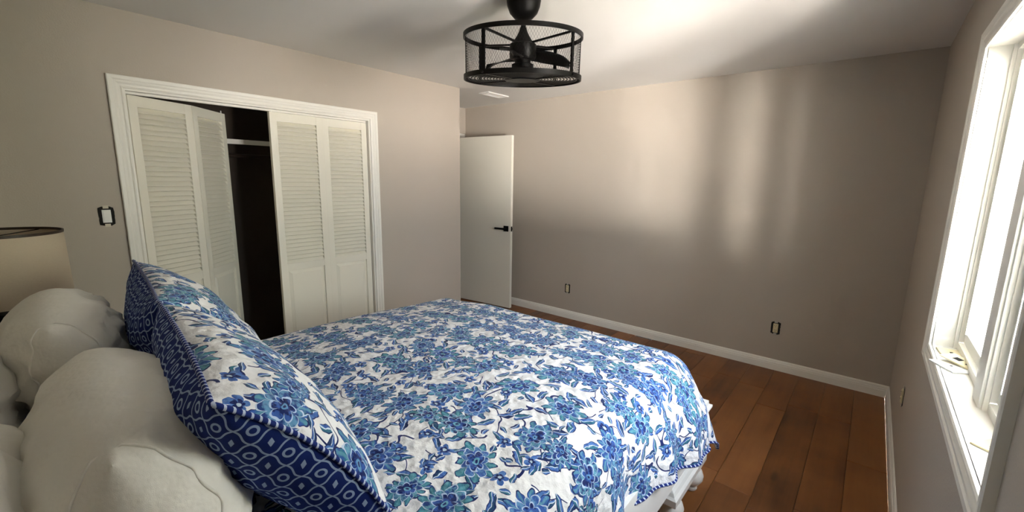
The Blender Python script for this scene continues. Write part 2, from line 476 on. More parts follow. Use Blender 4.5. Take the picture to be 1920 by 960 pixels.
shell('wall_hall', [(XA-1.3, XA-1.2, YA-T, YB, 0, ZC), (XA-1.2, XA-T, YA-2*T, YA-T, 0, ZC)], 'wall', 'hall wall seen past the doorway behind the open door')
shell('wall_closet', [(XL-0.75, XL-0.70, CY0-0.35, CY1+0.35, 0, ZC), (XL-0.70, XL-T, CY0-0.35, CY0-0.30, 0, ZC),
                      (XL-0.70, XL-T, CY1+0.30, CY1+0.35, 0, ZC)], 'closet', 'closet walls with shade painted in as dark brown')

BB = [(0, 0), (0.015, 0), (0.015, 0.050), (0.013, 0.056), (0.0135, 0.064), (0.010, 0.070), (0.0085, 0.080), (0.004, 0.088), (0, 0.090)]
def base(name, p0, p1, out, label, c0=0.0, c1=0.0):
    return tag(extrude(name, BB, p0, p1, 'trim', None, (0, 0, 1), out, c0, c1), label, 'baseboard', kind='structure')
base('baseboard_back', (XA, YB, 0), (XR, YB, 0), (0, -1, 0), 'white moulded baseboard along the back wall', 0, -1)
base('baseboard_right', (XR, YH, 0), (XR, YB, 0), (-1, 0, 0), 'white moulded baseboard below the window', 0, -1)
base('baseboard_left', (XL, CY1+0.075, 0), (XL, YA, 0), (1, 0, 0), 'white baseboard between closet and entry recess')

# moulded casing around an opening in a wall plane x = const
CAS = [(0.0, 0.0), (0.0, 0.010), (0.006, 0.013), (0.012, 0.010), (0.020, 0.011), (0.030, 0.016), (0.040, 0.016), (0.046, 0.020), (0.062, 0.021), (0.066, 0.018), (0.066, 0.0)]
def casing(parent, xw, sx, y0, y1, z0, z1, closed, mat='trim', prof=CAS, k=1.0):
    segs = [('side_casing', (y0, z0), (y0, z1), (-1, 0), closed, True), ('head_casing', (y0, z1), (y1, z1), (0, 1), True, True),
            ('side_casing', (y1, z1), (y1, z0), (1, 0), True, closed)]
    if closed: segs.append(('apron_casing', (y1, z0), (y0, z0), (0, -1), True, True))
    for nm, a, b, o, m0, m1 in segs:
        extrude(nm, [(w*k, h) for w, h in prof], (xw, *a), (xw, *b), mat, parent, up=(sx, 0, 0), out=(0, *o), cut0=1.0 if m0 else 0.0, cut1=1.0 if m1 else 0.0)

tr = tag(empty('trim_1', (0, 0, 0)), 'white stepped moulding framing the closet opening', 'casing', kind='structure')
casing(tr, XL, 1, CY0+0.006, CY1-0.006, 0, CZ-0.006, False)
boxes('jamb_lining', [(XL-T, XL, CY0, CY0+0.016, 0, CZ), (XL-T, XL, CY1-0.016, CY1, 0, CZ), (XL-T, XL, CY0+0.016, CY1-0.016, CZ-0.016, CZ)], 'trim', tr)
boxes('door_track', [(XL-0.062, XL-0.034, CY0+0.02, CY1-0.02, CZ-0.030, CZ-0.017)], 'trim', tr)
tr2 = tag(empty('trim_2', (0, 0, 0)), 'white casing of the doorway in the entry recess', 'casing', kind='structure')
casing(tr2, XA, 1, DY0+0.005, DY1-0.005, 0, DZ-0.005, False)
boxes('jamb_lining', [(XA-T, XA, DY0, DY0+0.016, 0, DZ), (XA-T, XA, DY1-0.016, DY1, 0, DZ), (XA-T, XA, DY0+0.016, DY1-0.016, DZ-0.016, DZ)], 'trim', tr2)

# ------------------------------------------------------------------ louvered bifold closet doors
LW, LH, LT = 0.376, 1.985, 0.030
ST, TR_, Z_LB, Z_PT, Z_PB = 0.047, 0.062, 0.885, 0.835, 0.20      # stile, top rail, louver bottom, panel top, panel bottom
def slat_mesh():
    bm = bmesh.new()
    w = LW/2 - ST - 0.001
    bx(bm, -w, w, -0.003, 0.003, -0.0205, 0.0205)
    bmesh.ops.transform(bm, matrix=Matrix.Rotation(math.radians(-41), 4, 'X'), verts=bm.verts)
    bmesh.ops.recalc_face_normals(bm, faces=bm.faces)
    me = bpy.data.meshes.new('slat'); bm.to_mesh(me); bm.free(); me.materials.append(M['door']); return me
SL = slat_mesh()
NS = 34
def leaf(parent, loc, rz):
    bm = bmesh.new(); h = LW/2; t = LT/2
    for s in (-1, 1): bx(bm, min(s*h, s*(h-ST)), max(s*h, s*(h-ST)), -t, t, 0, LH, bev=0.0015)
    for z0, z1 in ((LH-TR_, LH), (Z_PT, Z_LB), (0, Z_PB)): bx(bm, -h+ST, h-ST, -t+0.001, t-0.001, z0, z1)
    f = bm_obj('door_leaf', bm, 'door', parent)
    f.location = loc; f.rotation_euler = (0, 0, rz)
    z0, z1 = Z_LB, LH-TR_
    for i in range(NS):
        s = bpy.data.objects.new('slat', SL); C.objects.link(s); s.parent = f
        s.location = (0, 0, z0 + (z1-z0)*(i+0.5)/NS)
    bm = bmesh.new(); w = h-ST-0.001       # raised and fielded lower panel
    rings = [(0, 0.004), (0.006, 0.004), (0.007, 0.001), (0.028, 0.0105), (0.030, 0.012)]
    for s in (1, -1):
        prev = None
        for a, d in rings:
            cur = [bm.verts.new((q[0], s*d*-1, q[1])) for q in ((-w+a, Z_PB+a), (w-a, Z_PB+a), (w-a, Z_PT-a), (-w+a, Z_PT-a))]
            if prev:
                for j in range(4): bm.faces.new([prev[j], prev[(j+1) % 4], cur[(j+1) % 4], cur[j]])
            prev = cur
        bm.faces.new(prev)
    bm_obj('raised_panel', bm, 'door', f)
    return f
def bifold(name, label, pts):
    d = tag(empty(name, (*pts[0], 0.012)), label, 'closet door', kind='structure')
    for a, b in zip(pts[:-1], pts[1:]):
        ax, ay = a; bx_, by_ = b
        ang = math.atan2(by_-ay, bx_-ax)
        f = leaf(d, ((ax+bx_)/2-pts[0][0], (ay+by_)/2-pts[0][1], 0), ang if math.sin(ang) > 0 else ang + PI)
        ln = math.hypot(bx_-ax, by_-ay)
        f.scale = (ln/LW, 1, 1)
    ex, ey = pts[-1]; qx, qy = pts[-2]
    ux, uy = (qx-ex), (qy-ey); l = math.hypot(ux, uy); ux /= l; uy /= l
    pin = lathe('pivot_pin', [(0, LH-0.002), (0.004, LH-0.002), (0.004, LH+0.016), (0.003, LH+0.020), (0, LH+0.020)], 'whiteplastic', d, 10,
                (ex-pts[0][0]+ux*0.02, ey-pts[0][1]+uy*0.02, 0))
    return d
DXP = XL - 0.045
a1, a2 = math.radians(25), math.radians(45)
P0 = (DXP, CY0+0.020); P1 = (P0[0]-math.sin(a1)*0.384, P0[1]+math.cos(a1)*0.384)
P2 = (P1[0]-math.sin(a2)*0.384, P1[1]+math.cos(a2)*0.384)
bifold('door_1', 'louvered bifold door pushed ajar into the dark closet', [P0, P1, P2])
bifold('door_2', 'louvered bifold door closed flat, beside the dark closet gap', [(DXP, CY1-0.020), (DXP, CY1-0.020-0.380), (DXP+0.008, CY1-0.020-0.766)])

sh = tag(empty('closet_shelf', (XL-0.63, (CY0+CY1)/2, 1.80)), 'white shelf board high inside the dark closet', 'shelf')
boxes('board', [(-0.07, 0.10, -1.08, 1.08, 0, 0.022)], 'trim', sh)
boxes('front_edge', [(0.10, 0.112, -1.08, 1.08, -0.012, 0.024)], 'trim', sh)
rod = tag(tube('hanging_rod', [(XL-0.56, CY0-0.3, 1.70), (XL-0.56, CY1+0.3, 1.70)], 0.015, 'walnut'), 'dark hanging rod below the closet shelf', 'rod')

# ------------------------------------------------------------------ entry door
ed = tag(empty('door_3', (-4.085, 3.83, 0.012), math.atan2(0.085, 0.84)), 'flat off-white entry door standing open with black lever handle', 'door', kind='structure')
EDW, EDH = 0.838, 2.034
boxes('slab', [(0, EDW, -0.020, 0.020, 0, EDH)], 'door', ed, bev=0.002)
hd = bm = None
h = empty('door_handle', (EDW-0.062, -0.020, 0.965)); h.parent = ed
boxes('rose', [(-0.033, 0.033, -0.010, 0, -0.033, 0.033)], 'black', h, bev=0.003)
bmh = bmesh.new(); bx(bmh, -0.012, 0.012, -0.045, -0.010, -0.011, 0.011, bev=0.002); bx(bmh, -0.135, 0.012, -0.056, -0.042, -0.011, 0.011, bev=0.003)
bm_obj('lever', bmh, 'black', h)
boxes('latch_plate', [(EDW-0.0005, EDW+0.0018, -0.013, 0.013, 0.935, 0.992)], 'black', ed)
boxes('latch_bolt', [(EDW+0.0018, EDW+0.010, -0.006, 0.006, 0.955, 0.975)], 'black', ed)

# ------------------------------------------------------------------ window
wn = tag(empty('window_1', (XR, (WY0+WY1)/2, WZ0)), 'bright white double window in the right wall', 'window', kind='structure')
wy, wh = (WY1-WY0)/2, WZ1-WZ0
def wpart(name, lst, mat, parent=wn, bev=0.0):
    return boxes(name, lst, mat, parent, bev)
OX = -wn.location.x; OY = -wn.location.y; OZ = -wn.location.z
cs = empty('casing'); cs.parent = wn
casing(cs, 0.0, -1, -wy, wy, 0, wh, True, k=0.95)
for q0, q1 in ((-wy-0.018, -wy), (wy, wy+0.018)): wpart('jamb', [(-0.002, T+0.03, q0, q1, -0.018, wh+0.018)], 'trim')
wpart('head_jamb', [(-0.002, T+0.03, -wy, wy, wh, wh+0.018)], 'trim')
wpart('window_sill', [(-0.002, T+0.05, -wy, wy, -0.018, 0.0)], 'trim')
wpart('mullion', [(0.052, T+0.03, -0.045, 0.045, 0, wh)], 'vinyl', bev=0.003)
for c0, c1 in ((-wy, -0.045), (0.045, wy)):
    fr = wpart('window_frame', [(0.070, T+0.025, c0, c0+0.022, 0, wh), (0.070, T+0.025, c1-0.022, c1, 0, wh),
                                (0.070, T+0.025, c0+0.022, c1-0.022, 0, 0.030), (0.070, T+0.025, c0+0.022, c1-0.022, wh-0.022, wh)], 'vinyl')
    wpart('stop_bead', [(0.060, 0.070, c0, c0+0.012, 0, wh), (0.060, 0.070, c1-0.012, c1, 0, wh)], 'vinyl', fr)
    a, b, q = c0+0.024, c1-0.024, 0.042
    sa = wpart('casement_sash', [(0.084, 0.116, a, a+q, 0.034, wh-0.026), (0.084, 0.116, b-q, b, 0.034, wh-0.026),
                                 (0.084, 0.116, a+q, b-q, 0.034, 0.034+q), (0.084, 0.116, a+q, b-q, wh-0.026-q, wh-0.026)], 'vinyl', wn)
    wpart('glazing_bead', [(0.078, 0.084, a+q-0.012, a+q, 0.034+q, wh-0.026-q), (0.078, 0.084, b-q, b-q+0.012, 0.034+q, wh-0.026-q)], 'vinyl', sa)
    wpart('pane', [(0.098, 0.102, a+q, b-q, 0.034+q, wh-0.026-q)], 'glass', sa)

# outdoors: pale slab, dark block and piers are invented to shape window light
tag(boxes('ground', [(XR+0.30, 60, -60, 60, -0.5, -0.4)], 'ground'), 'pale sunlit paving outside the window', 'ground', kind='structure')
tag(boxes('reflector', [(XR+0.6, 9.0, -9.0, 2.1, -0.4, -0.36)], 'paving'), 'invented pale patio outside the window', 'reflector', kind='structure')
hb = bmesh.new()
bx(hb, 2.2, 3.0, 2.15, 9.0, -0.4, 2.5)  # unseen block added to darken the room towards the bed head
bmesh.ops.subdivide_edges(hb, edges=list(hb.edges), cuts=14, use_grid_fill=True)
for v in hb.verts:
    n3 = noise.noise_vector(v.co*2.3); v.co += n3*0.07
    if v.co.z < -0.38: v.co.z = -0.4
tag(bm_obj('blocker', hb, 'blocker_skin'), 'invented dark hedge outside the window', 'blocker', kind='structure')
for sl, dist, hw, bot, top, lab in ((0.455, 6.0, 0.13, 0.30, 1.32, 'narrow white pier invented to bounce light through the window'),
                                    (0.64, 6.0, 0.26, 0.25, 1.45, 'broad white pier invented to bounce light through the window'),
                                    (1.20, 5.5, 0.55, 0.30, 1.00, 'low white wall invented to bounce light through the window')):
    k = dist/math.hypot(sl, 1)
    nb = tag(empty('bounce_wall', (XR+0.1+sl*k, (WY0+WY1)/2-k, -0.4), math.atan2(sl, 1)), lab, 'wall', kind='structure')  # unseen piers added to throw bright streaks on the back wall
    boxes('bounce_base', [(-hw-0.02, hw+0.02, -0.12, 0.12, 0, bot+0.4)], 'ground', nb)
    boxes('bounce_panel', [(-hw, hw, -0.10, 0.10, bot+0.4, top+0.4)], 'render', nb)

# ------------------------------------------------------------------ ceiling fan
FX, FY = -1.436, 1.796
fan = tag(empty('ceiling_fan', (FX, FY, ZC)), 'black caged drum ceiling fan with wire mesh sides', 'ceiling fan')
FR, ZT, ZB = 0.296, -0.195, -0.385
lathe('canopy', [(0, 0), (0.082, 0), (0.084, -0.012), (0.084, -0.030), (0.080, -0.055), (0.068, -0.085), (0.046, -0.108), (0.022, -0.118), (0, -0.118)], 'black', fan, 40)
lathe('downrod', [(0.0125, -0.115), (0.0125, -0.175)], 'black', fan, 16)
lathe('motor_cone', [(0, -0.150), (0.016, -0.150), (0.020, -0.165), (0.030, -0.185), (0.050, -0.215), (0.052, -0.222), (0, -0.222)], 'black', fan, 32)
lathe('motor', [(0, -0.220), (0.058, -0.220), (0.066, -0.226), (0.067, -0.285), (0.060, -0.295), (0.040, -0.298), (0.040, -0.312), (0.055, -0.318), (0.055, -0.335), (0.035, -0.345), (0, -0.346)], 'black', fan, 32)
def band(name, r, z, hgt, th):
    lathe(name, [(r-th, z-hgt/2), (r, z-hgt/2), (r, z+hgt/2), (r-th, z+hgt/2)], 'black', fan, 72, closed=True)
band('top_ring', FR, ZT, 0.020, 0.006); band('bottom_ring', FR, ZB, 0.022, 0.006)
va = math.atan2(-FY, -FX)      # direction from fan to the camera side
for k in range(4):
    a = va + math.radians(52) + k*PI/2
    ca, sa = math.cos(a), math.sin(a)
    mt = Matrix.Rotation(a, 4, 'Z')
    b = bmesh.new(); bx(b, FR-0.010, FR-0.003, -0.009, 0.009, ZB, ZT, mtx=mt); bm_obj('cage_bar', b, 'black', fan)
    b = bmesh.new(); bx(b, 0.05, FR-0.006, -0.006, 0.006, -0.226, -0.218, mtx=mt)
    vv = [v for v in b.verts if v.co.xy.length > 0.2]
    for v in vv: v.co.z += 0.022
    bm_obj('spoke', b, 'black', fan)
    b = bmesh.new(); bx(b, 0.085, FR-0.006, -0.007, 0.007, ZB-0.008, ZB-0.002, mtx=mt); bm_obj('grille_spoke', b, 'black', fan)
    lathe('screw', [(0, -0.004), (0.005, -0.004), (0.006, 0.0), (0.005, 0.004), (0, 0.004)], 'black', fan, 10, (ca*(FR+0.002), sa*(FR+0.002), ZB))
# mesh screen: two families of fine diagonal wires
vs, fs = [], []
NWI, SEG, wr = 130, 8, 0.0005
for dr in (-1, 1):
    for i in range(NWI):
        base_i = len(vs)
        for s in range(SEG+1):
            t = s/SEG
            an = 2*PI*i/NWI + dr*t*(ZT-ZB)*0.62/FR
            z = ZB + (ZT-ZB)*t
            rr = FR-0.010
            for q in range(3):
                w = 2*PI*q/3
                d = math.cos(w)*wr; e = math.sin(w)*wr
                vs.append(((rr+d)*math.cos(an+e/rr), (rr+d)*math.sin(an+e/rr), z))
        for s in range(SEG):
            for q in range(3):
                a0 = base_i+s*3; fs.append((a0+q, a0+(q+1) % 3, a0+3+(q+1) % 3, a0+3+q))
ms = mesh_obj('mesh_screen', vs, fs, 'black', fan); ms['kind'] = 'stuff'
for i in range(12):
    r = 0.100 + i*0.0158
    lathe('grille_ring', [(r-0.0026, ZB-0.005), (r+0.0026, ZB-0.005), (r+0.0026, ZB-0.001), (r-0.0026, ZB-0.001)], 'black', fan, 64, closed=True)
lathe('grille_disc', [(0, ZB-0.012), (0.086, ZB-0.010), (0.092, ZB-0.004), (0.086, ZB+0.004), (0, ZB+0.006)], 'black', fan, 40)
lathe('hub_stem', [(0.022, -0.343), (0.022, ZB+0.004)], 'black', fan, 16)
for k in range(3):
    a = va + math.radians(92) + k*2*PI/3
    vs, fs = [], []
    NL, NWD = 14, 6
    for side in (1, -1):
        for i in range(NL+1):
            t = i/NL; r = 0.045 + 0.215*t
            sweep = 0.30*t*t
            wd = (0.036 + 0.060*math.sin(PI*min(1, t*1.15))**0.8) * (1 - 0.75*max(0, (t-0.72)/0.28)**1.6)
            for j in range(NWD+1):
                u = j/NWD - 0.5
                an = sweep + u*wd/r*1.25*min(1.0, r/0.11)
                z = -0.278 - 0.020*u*2*(1-0.3*t) - 0.030*t*t + 0.012*(u*u*4-1)*-0.5 + side*0.0018
                vs.append((r*math.cos(an), r*math.sin(an), z))
    o2 = (NL+1)*(NWD+1)
    for i in range(NL):
        for j in range(NWD):
            q = i*(NWD+1)+j
            fs.append((q, q+1, q+NWD+2, q+NWD+1)); fs.append((o2+q, o2+q+NWD+1, o2+q+NWD+2, o2+q+1))
    def rim(a_, b_): fs.append((a_, b_, o2+b_, o2+a_))
    for i in range(NL):
        rim((i+1)*(NWD+1), i*(NWD+1)); rim(i*(NWD+1)+NWD, (i+1)*(NWD+1)+NWD)
    for j in range(NWD):
        rim(j, j+1); rim(NL*(NWD+1)+j+1, NL*(NWD+1)+j)
    b = mesh_obj('fan_blade', vs, fs, 'black', fan, True); b.rotation_euler = (0, 0, a)

# the drum hangs a little off level from its ball joint
tilt = Matrix.Translation((0, 0, -0.10)) @ Matrix.Rotation(math.radians(5.2), 4, Vector((math.cos(va+PI/2), math.sin(va+PI/2), 0))) @ Matrix.Translation((0, 0, 0.10))
for ch in fan.children:
    if not ch.name.startswith('canopy'):
        ch.matrix_local = tilt @ Matrix.LocRotScale(ch.location, ch.rotation_euler, ch.scale)

# ceiling register
vt = tag(empty('ceiling_vent', (-3.26, 3.60, ZC)), 'small white ceiling vent near the entry recess', 'vent')
boxes('frame', [(-0.07, -0.055, -0.16, 0.16, -0.012, 0), (0.055, 0.07, -0.16, 0.16, -0.012, 0), (-0.055, 0.055, -0.16, -0.145, -0.012, 0), (-0.055, 0.055, 0.145, 0.16, -0.012, 0)], 'ceiling', vt, bev=0.002)
for i in range(7):
    s = boxes('louver', [(-0.006, 0.006, -0.145, 0.145, -0.001, 0.001)], 'ceiling', vt); s.location = (-0.042+i*0.014, 0, -0.007); s.rotation_euler = (0, 0.6, 0)

# ------------------------------------------------------------------ bare outlets and switch
def device(name, label, cat, loc, rz, kind, group):
    """local: x along the wall, y out of the wall, z up; origin at the centre of the box"""
    e = tag(empty(name, loc, rz), label, cat, group)
    rr = random.Random(int(abs(loc[1])*1000) + 3)
    n = 20; vs = []
    for ly in (0.0004, 0.0016):      # ragged dark edge of the wall box
        for i in range(n):
            a = 2*PI*i/n; c, s = math.cos(a), math.sin(a)
            k = 1/max(abs(c)/0.033, abs(s)/0.052)
            vs.append((c*k*rr.uniform(0.94, 1.06), ly, s*k*rr.uniform(0.94, 1.06)))
    fs = [tuple(range(n)), tuple(range(2*n-1, n-1, -1))] + [(i, (i+1) % n, n+(i+1) % n, n+i) for i in range(n)]
    mesh_obj('wall_box', vs, fs, 'dark', e)
    for s in (-1, 1): boxes('mounting_ear', [(-0.012, 0.012, 0.0015, 0.004, min(s*0.043, s*0.060), max(s*0.043, s*0.060))], 'plaster' if kind == 'switch' else 'steel', e, bev=0.001)
    if kind == 'switch':
        boxes('rocker_frame', [(-0.019, 0.019, 0.0016, 0.008, -0.036, 0.036)], 'whiteplastic', e, bev=0.0015)
        boxes('rocker', [(-0.014, 0.014, 0.008, 0.011, -0.029, 0.029)], 'whiteplastic', e, bev=0.001)
    else:
        bo = boxes('receptacle', [(-0.018, 0.018, 0.0016, 0.009, -0.038, 0.038)], 'ivory', e, bev=0.002)
        for s in (-1, 1):
            f = boxes('socket_face', [(-0.0145, 0.0145, 0.009, 0.0115, s*0.0195-0.0135, s*0.0195+0.0135)], 'ivory', bo, bev=0.001)
            boxes('slot', [(-0.0075, -0.005, 0.0112, 0.012, s*0.0195, s*0.0195+0.008), (0.005, 0.0075, 0.0112, 0.012, s*0.0195, s*0.0195+0.008),
                           (-0.0022, 0.0022, 0.0112, 0.012, s*0.0195-0.009, s*0.0195-0.005)], 'dark', bo)
    return e
device('light_switch', 'white light switch without cover plate beside the closet', 'switch', (XL, 0.423, 1.313), -PI/2, 'switch', None)
device('wall_outlet', 'bare ivory outlet on the back wall near the open door', 'outlet', (-2.558, YB, 0.344), PI, 'outlet', 'outlets without cover plates')
device('wall_outlet', 'bare ivory outlet on the back wall right of the bed', 'outlet', (-0.508, YB, 0.362), PI, 'outlet', 'outlets without cover plates')
device('wall_outlet', 'bare outlet on the window wall, seen almost edge-on', 'outlet', (XR, 3.085, 0.413), PI/2, 'outlet', 'outlets without cover plates')

# ------------------------------------------------------------------ bed
BXN, BXF, BYH, BYF = -0.56, -2.40, -0.02, 2.03
bed = tag(empty('storage_bed', ((BXN+BXF)/2, (BYH+BYF)/2, 0)), 'white wooden storage bed frame with bun feet', 'bed')
bcx, bcy = bed.location.x, bed.location.y
def B(name, lst, parent=bed, bev=0.0, mat='white'):
    return boxes(name, [(a-bcx, b-bcx, c-bcy, d-bcy, e, f) for a, b, c, d, e, f in lst], mat, parent, bev)
B('side_rail', [(BXN+0.005, BXN+0.03, BYH, 1.775, 0.215, 0.45)], bev=0.003)
B('side_rail', [(BXF-0.03, BXF-0.005, BYH, 1.775, 0.215, 0.45)], bev=0.003)
B('platform', [(BXF, BXN, BYH, 1.80, 0.36, 0.40)], mat='walnut')
fx0, fx1, fy0, fy1 = BXF-0.02, BXN+0.02, 1.80, 2.185
fb = B('footboard', [(fx0, fx1, fy0, fy1, 0.16, 0.425)], bev=0.003)
def ringmould(name, prof, parent):
    """moulding around the footboard block; prof = (out, z)"""
    vs, fs = [], []
    n = len(prof)
    for (cx, cy, sx, sy) in ((fx0, fy0, -1, -1), (fx1, fy0, 1, -1), (fx1, fy1, 1, 1), (fx0, fy1, -1, 1)):
        for o, z in prof: vs.append((cx+sx*o-bcx, cy+sy*o-bcy, z))
    for c in range(4):
        d = (c+1) % 4
        for k in range(n):
            fs.append((c*n+k, d*n+k, d*n+(k+1) % n, c*n+(k+1) % n))
    bm = bmesh.new(); bv = [bm.verts.new(v) for v in vs]
    for f in fs: bm.faces.new([bv[i] for i in f])
    return bm_obj(name, bm, 'white', parent)
ringmould('cap_moulding', [(-0.02, 0.40), (0.004, 0.40), (0.008, 0.415), (0.022, 0.430), (0.036, 0.434), (0.036, 0.446), (0.022, 0.449), (0.020, 0.470), (-0.02, 0.472)], fb)
ringmould('base_moulding', [(-0.02, 0.132), (0.030, 0.132), (0.034, 0.138), (0.034, 0.168), (0.022, 0.176), (0.014, 0.190), (0.004, 0.198), (-0.02, 0.198)], fb)
B('footboard_top', [(fx0-0.015, fx1+0.015, fy0-0.015, fy1+0.015, 0.455, 0.470)], fb)
B('drawer_front', [(BXF+0.10, (BXN+BXF)/2-0.02, fy1, fy1+0.012, 0.20, 0.385)], fb, 0.003)
B('drawer_front', [((BXN+BXF)/2+0.02, BXN-0.10, fy1, fy1+0.012, 0.20, 0.385)], fb, 0.003)
BUN = [(0, 0.0), (0.028, 0.0), (0.033, 0.006), (0.033, 0.018), (0.028, 0.024), (0.044, 0.034), (0.056, 0.052), (0.058, 0.068), (0.050, 0.088), (0.040, 0.096), (0.040, 0.112), (0, 0.112)]
for (x, y) in ((fx1-0.012, fy0+0.045), (fx1-0.012, fy1-0.045), (fx0+0.035, fy0+0.045), (fx0+0.035, fy1-0.045)):
    lathe('bun_foot', [(r, z*1.19) for r, z in BUN], 'white', bed, 28, (x-bcx, y-bcy, 0))
for x in (BXN-0.06, BXF+0.06):
    B('head_leg', [(x-0.035, x+0.035, BYH, BYH+0.07, 0, 0.36)], bev=0.004)

mat_bm = bmesh.new(); bx(mat_bm, BXF+0.04, BXN-0.04, BYH, BYF-0.05, 0.472, 0.708)
bmesh.ops.bevel(mat_bm, geom=list(mat_bm.edges), offset=0.115, segments=6, affect='EDGES', profile=0.5)
tag(bm_obj('mattress', mat_bm, 'sheet', None, True), 'white mattress under the floral quilt', 'mattress')

# quilt: a rectangle of cloth laid over the mattress, hanging at both sides and the foot
QR = 0.17                       # edge rounding
Z0 = 0.748
HANG, FHANG = 0.44, 0.46
qx0, qx1 = BXF+QR, BXN-QR+0.02      # flat area
qy0, qy1 = 0.10, BYF-QR+0.115
def drape(d, flare):
    d0 = QR*PI/2
    if d < d0: return QR*math.sin(d/QR), QR*(1-math.cos(d/QR))
    e = d-d0
    return QR+flare*e, QR+e*math.sqrt(1-flare*flare)
def sm(a, b, v):
    t = max(0, min(1, (v-a)/(b-a))); return t*t*(3-2*t)
def quilt_pt(a, b):
    da = max(0, qx0-a, a-qx1); sx = 1 if a > qx1 else -1
    db = max(0, b-qy1)
    u = (min(max(a, qx0), qx1)-(qx0+qx1)/2)/((qx1-qx0)/2); v = (min(b, qy1)-qy0)/(qy1-qy0)
    crown = 0.030*(1-u*u*u*u)*(1-max(0, v*1.9-0.9)**4)
    nz = noise.noise((a*3.1, b*3.1, 0.3))*0.008 + noise.noise((a*14, b*14, 4.3))*0.0028 + noise.noise((a*33, b*33, 9.3))*0.0016
    z = Z0+crown - 0.030*sm(0.45, 1.0, -u)*sm(0.60, 1.0, v)
    if da == 0 and db == 0: return Vector((a, b, z+nz))
    if db == 0:
        da *= 1+0.14*sm(1.40, 1.95, b)
        out, dn = drape(da, 0.12); k = sm(0.20, 0.44, da)
        out += 0.055*sm(0.18, 0.34, da)*sm(1.35, 1.85, b) + k*(0.016*math.sin(b*17+0.6)+0.012*math.sin(b*31+2.0)) + nz*0.8
        return Vector(((qx1 if sx > 0 else qx0)+sx*out, b, z-dn))
    if da == 0:
        out, dn = drape(db, 0.22); k = sm(0.20, 0.44, db)
        out += k*(0.014*math.sin(a*15)+0.010*math.sin(a*29+1)) + nz*0.8
        return Vector((a, qy1+out, z-dn))
    rr = math.hypot(da, db); th = math.atan2(db, da)
    w = math.sin(th)**2
    fl = 0.12*(1-w)+0.22*w + 0.17*math.sin(2*th)**2
    rr *= 1-0.10*math.sin(2*th)**2+0.14*math.cos(th)**4
    out, dn = drape(rr, fl); k = sm(0.22, 0.52, rr)
    out += 0.055*sm(0.18, 0.34, rr)*math.cos(th)**2 + k*((1-w)*(0.016*math.sin(qy1*17+0.6)+0.012*math.sin(qy1*31+2.0)) + w*0.0) + nz*0.8
    out += -0.030*k*math.exp(-((th-0.34)/0.16)**2)          # the fold that tucks in beside the corner flap
    tp = th - math.radians(15)*math.sin(2*th)
    cx = qx1 if sx > 0 else qx0
    return Vector((cx+sx*out*math.cos(tp), qy1+out*math.sin(tp), z-dn))
A0, A1, B0, B1 = qx0-HANG, qx1+HANG, qy0, qy1+FHANG
NA, NB = 230, 210
vs, uvs, fs = [], [], []
for j in range(NB+1):
    for i in range(NA+1):
        a = A0+(A1-A0)*i/NA; b = B0+(B1-B0)*j/NB
        vs.append(quilt_pt(a, b)); uvs.append((a+3, b+3))
for j in range(NB):
    for i in range(NA):
        q = j*(NA+1)+i; fs.append((q, q+1, q+NA+2, q+NA+1))
quilt = mesh_obj('quilt', vs, fs, 'floral', None, True, uvs)
tag(quilt, 'white quilt printed with blue flowers spread over the bed', 'quilt')
so = quilt.modifiers.new('thickness', 'SOLIDIFY'); so.thickness = 0.010; so.offset = -1
hem = [quilt_pt(A1, B0+(B1-B0)*i/160) for i in range(161)] + [quilt_pt(A1+(A0-A1)*i/160, B1) for i in range(1, 161)] + [quilt_pt(A0, B1+(B0-B1)*i/160) for i in range(1, 161)]
tube('binding', hem, 0.0065, 'binding', quilt, False, 8)

